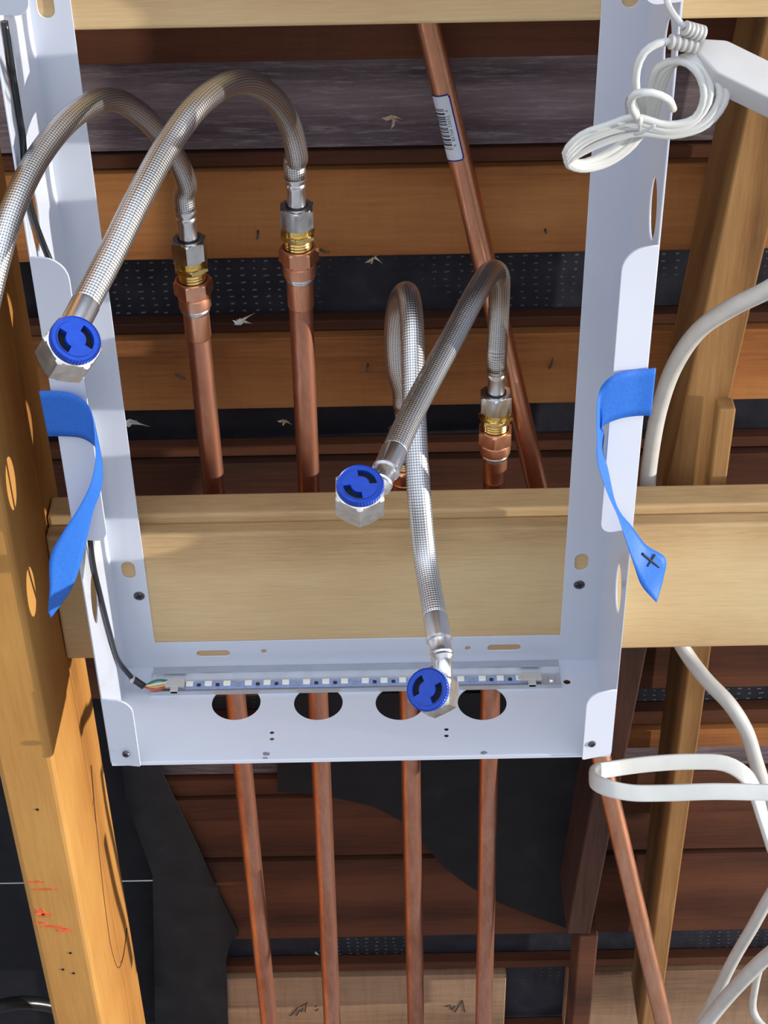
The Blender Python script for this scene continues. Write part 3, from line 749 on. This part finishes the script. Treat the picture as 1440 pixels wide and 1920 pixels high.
# left: over lip then free tail.  rows are (upper/outer edge, lower/inner edge) along the strip
ribbon('masking_tape', [
    (S(73, 733, YF-.0022), S(90, 818, YF-.0022)), (S(100, 733, YF-.004), S(115, 818, YF-.004)), (S(132, 737, YF-.0085), S(146, 820, YF-.0085)), (S(156, 750, YF-.012), S(163, 826, YF-.012)), (S(170, 768, YF-.015), S(174, 834, YF-.015)),
    (S(179, 800, YF-.015), S(179, 842, YF-.030)), (S(192, 870, YF-.016), S(178, 872, YF-.028)), (S(190, 915, YF-.016), S(168, 912, YF-.03)), (S(176, 955, YF-.017), S(146, 955, YF-.032)), (S(165, 1000, YF-.018), S(118, 998, YF-.034)), (S(152, 1055, YF-.02), S(94, 1045, YF-.036)),
    (S(132, 1108, YF-.022), S(93, 1105, YF-.034)), (S(95, 1159, YF-.024), S(90, 1146, YF-.032))], M_tape, 'blue masking tape stuck over the left side lip with a dangling tail', 'tape')
tr_ = ribbon('masking_tape', [
    (S(1230, 690, YF-.0022), S(1221, 779, YF-.0022)), (S(1200, 693, YF-.0046), S(1192, 780, YF-.0046)), (S(1172, 697, YF-.0085), S(1166, 784, YF-.0085)), (S(1145, 707, YF-.012), S(1143, 792, YF-.012)), (S(1126, 728, YF-.014), S(1128, 802, YF-.014)),
    (S(1119, 765, YF-.02), S(1133, 815, YF-.006)), (S(1119, 820, YF-.025), S(1131, 845, YF-.003)), (S(1121, 870, YF-.026), S(1140, 880, YF-.012)), (S(1139, 925, YF-.026), S(1152, 935, YF-.016)), (S(1157, 965, YF-.026), S(1164, 962, YF-.018)), (S(1170, 1003, YF-.028), S(1183, 985, YF-.014)),
    (S(1188, 1058, YF-.03), S(1212, 1022, YF-.014)), (S(1203, 1098, YF-.032), S(1248, 1047, YF-.016)), (S(1231, 1130, YF-.034), S(1243, 1090, YF-.02))], M_tape, 'blue masking tape stuck over the right side lip, tail marked with a pen cross', 'tape')
def stroke(name, a, b, wd, mat, parent, lift=Vector((0, -.0001, .0001))):
    obox(name, a+lift, b+lift, wd, .0003, Vector((0, 0, 1)) if abs((b-a).normalized().z) < .8 else Vector((1, 0, 0)), mat, parent, 0)
from mathutils.bvhtree import BVHTree
bt = BVHTree.FromPolygons([v.co+tr_.location for v in tr_.data.vertices], [tuple(p.vertices) for p in tr_.data.polygons])
def on_tape(u, v):
    h = bt.ray_cast(CAM, ray(u, v).normalized())[0]
    return (h if h is not None else S(u, v, YF-.022))-ray(u, v).normalized()*.0004
for (a, b) in (((1204, 1038), (1236, 1064)), ((1228, 1040), (1214, 1062))):
    P_ = [on_tape(a[0]+(b[0]-a[0])*k/5, a[1]+(b[1]-a[1])*k/5) for k in range(6)]
    tube('pen_mark', P_, lambda t: .0013-.0005*t, M_ink, tr_, 6, .003, flatdir=fwd, sx_=1.0)
# ------------------------------------------------------------------ white usb lead: plug housing, coil, tie
YC = 1.125
ad = empty('power_adapter', S(1370, 110, YC), 'white plastic adapter housing at upper right, joined to the coiled lead', 'adapter')
la = (S(1545, 200, YC-.02)-S(1307, 84, YC)).normalized(); upn = (cam_dir(-.05, .55, .83)); upn = (upn-la*upn.dot(la)).normalized(); wdn = la.cross(upn)
A0 = S(1312, 86, YC); Mh = Matrix((wdn, upn, la)).transposed().to_4x4(); Mh.translation = A0-upn*.008
bm = bmesh.new()
hwid = .0165
v_ = [bm.verts.new(Mh @ Vector(q)) for q in ((-hwid*.45, -.009, 0), (hwid*.45, -.009, 0), (hwid*.45, .009, 0), (-hwid*.45, .009, 0))]
v2 = [bm.verts.new(Mh @ Vector(q)) for q in ((-hwid, -.009, .016), (hwid, -.009, .016), (hwid, .009, .016), (-hwid, .009, .016))]
v3 = [bm.verts.new(Mh @ Vector(q)) for q in ((-hwid, -.009, .13), (hwid, -.009, .13), (hwid, .009, .13), (-hwid, .009, .13))]
for a_, b_ in ((v_, v2), (v2, v3)):
    for k in range(4): bm.faces.new((a_[k], a_[(k+1) % 4], b_[(k+1) % 4], b_[k]))
bm.faces.new(v_); bm.faces.new(v3); bmesh.ops.recalc_face_normals(bm, faces=bm.faces); bevel_all(bm, .0022, 3)
bmo('housing', bm, M_plastic, ad, 40)
# strain reliefs
for (u0, v0, u1, v1, nm) in ((1255, 78, 1308, 84, 'strain_relief'), (1283, 52, 1318, 66, 'strain_relief')):
    a_, b_ = S(u0, v0, YC-.006), S(u1, v1, YC-.002); axx = (b_-a_); L = axx.length
    prof = []
    for k in range(5): prof += [(.0038+.0004*k, L*k/5), (.0052+.0003*k, L*(k+.15)/5), (.0052+.0003*k, L*(k+.6)/5), (.0038+.0004*k, L*(k+.7)/5)]
    lathe(nm, axis_matrix(a_, axx), prof, M_plastic, ad, 18, 40)
coil = empty('coiled_lead', S(1200, 260, YC), 'white lead coiled into a figure and tied, hanging over the right side of the box', 'cable')
pts = [S(1256, 78, YC-.006), S(1232, 82, YC-.008), S(1208, 98, YC-.010), S(1194, 130, YC-.011), S(1193, 165, YC-.010), S(1200, 192, YC-.004)]
inn = [(1060, 282, 0), (1090, 246, 0), (1135, 224, 0), (1190, 212, 0), (1250, 230, 0), (1288, 214, .1), (1302, 180, .2), (1290, 138, .5), (1258, 118, .8), (1226, 134, 1), (1206, 176, 1.2), (1196, 222, 1.3), (1166, 262, 1), (1125, 292, .7), (1085, 305, .3)]
outr = [(1066, 312, 0), (1095, 291, 0), (1140, 268, 0), (1195, 254, 0), (1265, 258, 0), (1332, 234, .1), (1368, 176, .2), (1347, 122, .5), (1302, 102, .8), (1262, 118, 1), (1240, 168, 1.2), (1222, 232, 1.3), (1196, 276, 1), (1145, 312, .7), (1092, 322, .3)]
NT_ = 5; nn = len(inn)
for k in range(11, NT_*nn-3):
    q = (k/nn)/NT_; j = k % nn; a_, b_ = inn[j], outr[j]; wob = random.uniform(-3, 3)
    pts.append(S(a_[0]+(b_[0]-a_[0])*q+wob, a_[1]+(b_[1]-a_[1])*q+wob, YC-.030+.004*(1-q)*2+a_[2]*.022+q*.010))
pts += [S(1190, 212, YC-.034), S(1182, 192, YC-.038), S(1192, 176, YC-.042), S(1222, 174, YC-.042), S(1252, 186, YC-.040), S(1262, 204, YC-.03)]
tube('lead', pts, .0028, M_cable, coil, 12, .005)
# clear tie
tp = []
for k in range(17):
    a_ = 2*math.pi*k/16; tp.append(S(1187+14*math.cos(a_)*.8+6*math.sin(a_), 218+36*math.sin(a_), YC-.008-.024*math.cos(a_)))
tube('tie', tp, .0011, M_clear, coil, 8, .002)
tube('tie_tail', [S(1190, 252, YC-.03), S(1205, 248, YC-.038), S(1228, 235, YC-.045)], .0011, M_clear, coil, 8, .002)
thin = tube('thin_lead', [S(1246, -30, YC+.02), S(1252, 6, YC+.01), S(1264, 28, YC), S(1284, 52, YC-.006)], .0022, M_cable, ad, 10)
# ------------------------------------------------------------------ cables on the right
def cable(name, pts, r, mat, label, flat=None, sx_=1.0, seg=16):
    o = tube(name, pts, r, mat, None, seg, .006, flatdir=flat, sx_=sx_, sq=.42 if flat else 1.0); tag(o, label, 'cable'); return o
cable('white_cable', [S(1500, 505, 1.25), S(1440, 543, 1.27), S(1370, 578, 1.30), S(1310, 620, 1.33), S(1265, 685, 1.355), S(1238, 760, 1.37), S(1222, 840, 1.375), S(1214, 920, 1.375), S(1222, 1040, 1.375), S(1250, 1150, 1.375), S(1285, 1222, 1.37), S(1322, 1272, 1.35), S(1366, 1318, 1.33), S(1398, 1368, 1.32), S(1418, 1430, 1.31), S(1450, 1530, 1.30)],
      .0080, M_cable2, 'thick off-white cable sweeping behind the beam at the right edge')
lp = [S(1530, 1488, 1.20), S(1440, 1486, 1.20), S(1340, 1484, 1.20), S(1240, 1487, 1.20), S(1180, 1486, 1.20), S(1135, 1476, 1.205), S(1112, 1462, 1.22), S(1116, 1448, 1.24), S(1150, 1441, 1.255), S(1220, 1432, 1.265), S(1300, 1428, 1.27), S(1360, 1432, 1.27), S(1395, 1452, 1.265), S(1415, 1482, 1.26), S(1428, 1525, 1.25), S(1448, 1590, 1.24)]
cable('flat_cable', lp,   .0085, M_cable, 'flat white cable doubled back in a long loop below the beam at right', flat=cu, sx_=.40)
cable('white_cable', [S(1500, 1600, 1.22), S(1450, 1670, 1.22), S(1410, 1740, 1.23), S(1375, 1800, 1.24), S(1335, 1880, 1.25), S(1290, 1960, 1.25)], .0068, M_cable2, 'thinner off-white cable crossing the bottom right corner, upper of two')
cable('white_cable', [S(1520, 1740, 1.18), S(1450, 1784, 1.19), S(1400, 1830, 1.20), S(1350, 1885, 1.22), S(1300, 1950, 1.23)], .0085, M_cable2, 'off-white cable crossing the bottom right corner, lower of two')
cable('white_cable', [S(1470, 1760, 1.26), S(1432, 1800, 1.265), S(1416, 1850, 1.27), S(1414, 1900, 1.27), S(1432, 1925, 1.26), S(1480, 1950, 1.25)], .0045, M_cable2, 'thin off-white cable bent down against the bottom right edge')
cable('dark_cable', [S(-40, 1895, 1.40), S(40, 1880, 1.42), S(110, 1890, 1.44), S(200, 1925, 1.45)], .009, M_black, 'dark cable lying in shade behind the foot of the left post')
# ------------------------------------------------------------------ lint and splinters on the wall
def tuft(u, v, n, sz, label, mat=M_lint, Y=YW-.006, cat='lint'):
    bm = bmesh.new(); c = S(u, v, Y)
    for k in range(n):
        a_ = random.uniform(0, 2*math.pi); L = sz*random.uniform(.3, 1)*(1.0 if k else .5); d = Vector((math.cos(a_), random.uniform(-.5, 0), math.sin(a_)*.5)).normalized()
        wv = Vector((-d.z, 0, d.x))*sz*random.uniform(.06, .16)
        p0 = c+Vector((random.uniform(-1, 1), 0, random.uniform(-1, 1)))*sz*.15; p1 = p0+d*L*.5+wv*.5; p2 = p0+d*L
        vs = [bm.verts.new(q) for q in (p0-wv, p0+wv, p1+wv*.7+Vector((0, -.002, 0)), p2, p1-wv*.7, p0+Vector((0, .003, 0)))]
        bm.faces.new((vs[0], vs[1], vs[2], vs[4])); bm.faces.new((vs[4], vs[2], vs[3])); bm.faces.new((vs[0], vs[4], vs[3], vs[5])); bm.faces.new((vs[1], vs[5], vs[3], vs[2]))
    o = bmo('lint_tuft', bm, mat); tag(o, label, cat); return o
tuft(455, 602, 9, .016, 'white lint tuft on the wall between the two left pipes')
tuft(735, 220, 8, .014, 'pale splinter tuft on the grey board left of the slanting pipe', M_splinter, cat='splinter')
tuft(532, 790, 7, .010, 'pale splinter on the black band left of the second pipe', M_splinter, cat='splinter')
tuft(592, 1787, 4, .008, 'small white scrap low on the wall beside the second pipe')
tuft(247, 792, 12, .018, 'white lint clump beside the left flange of the box', Y=1.47)
tuft(700, 484, 4, .012, 'pale splinter along the top of the black band', M_splinter, cat='splinter')
def nail(u, v, du, dv, lb):
    a_, b_ = S(u, v, YW-.006), S(u+du, v+dv, YW-.012)
    return tag(tube('bent_nail', [a_, a_.lerp(b_, .6)+Vector((0, -.002, 0)), b_], .0010, M_screw, None, 8, .002), 'bent black nail '+lb, 'nail', 'nails in the wall boards')
for a_ in ((484, 432, -2, 16, 'between the two left pipe fittings'), (600, 468, 18, 4, 'just right of the second pipe fitting'), (1030, 690, 6, -18, 'right of the rightmost upright pipe'), (690, 682, -4, 14, 'left of the crossing hoses'),
           (1022, 430, 2, 8, 'right of the slanting pipe, high up'), (330, 702, 18, 8, 'left of the leftmost upright pipe')): nail(*a_)
# pencil marks on the tan board
for strokes, nm in (([((545, 1905), (560, 1888)), ((556, 1904), (563, 1893)), ((565, 1898), (568, 1890)), ((572, 1898), (574, 1884)), ((562, 1888), (577, 1880)), ((590, 1888), (594, 1886)), ((592, 1896), (597, 1892))], 'a'),
                    ([((834, 1888), (841, 1886)), ((843, 1884), (846, 1892)), ((847, 1894), (853, 1886)), ((853, 1898), (867, 1876)), ((867, 1876), (872, 1898))], 'b')):
    for (p_, q_) in strokes:
        a_, b_ = S(*p_, YW-.0045), S(*q_, YW-.0045)
        obox('pencil_mark', a_, b_, .0006, .0003, Vector((1, 0, .3)), M_ink, wall, 0)
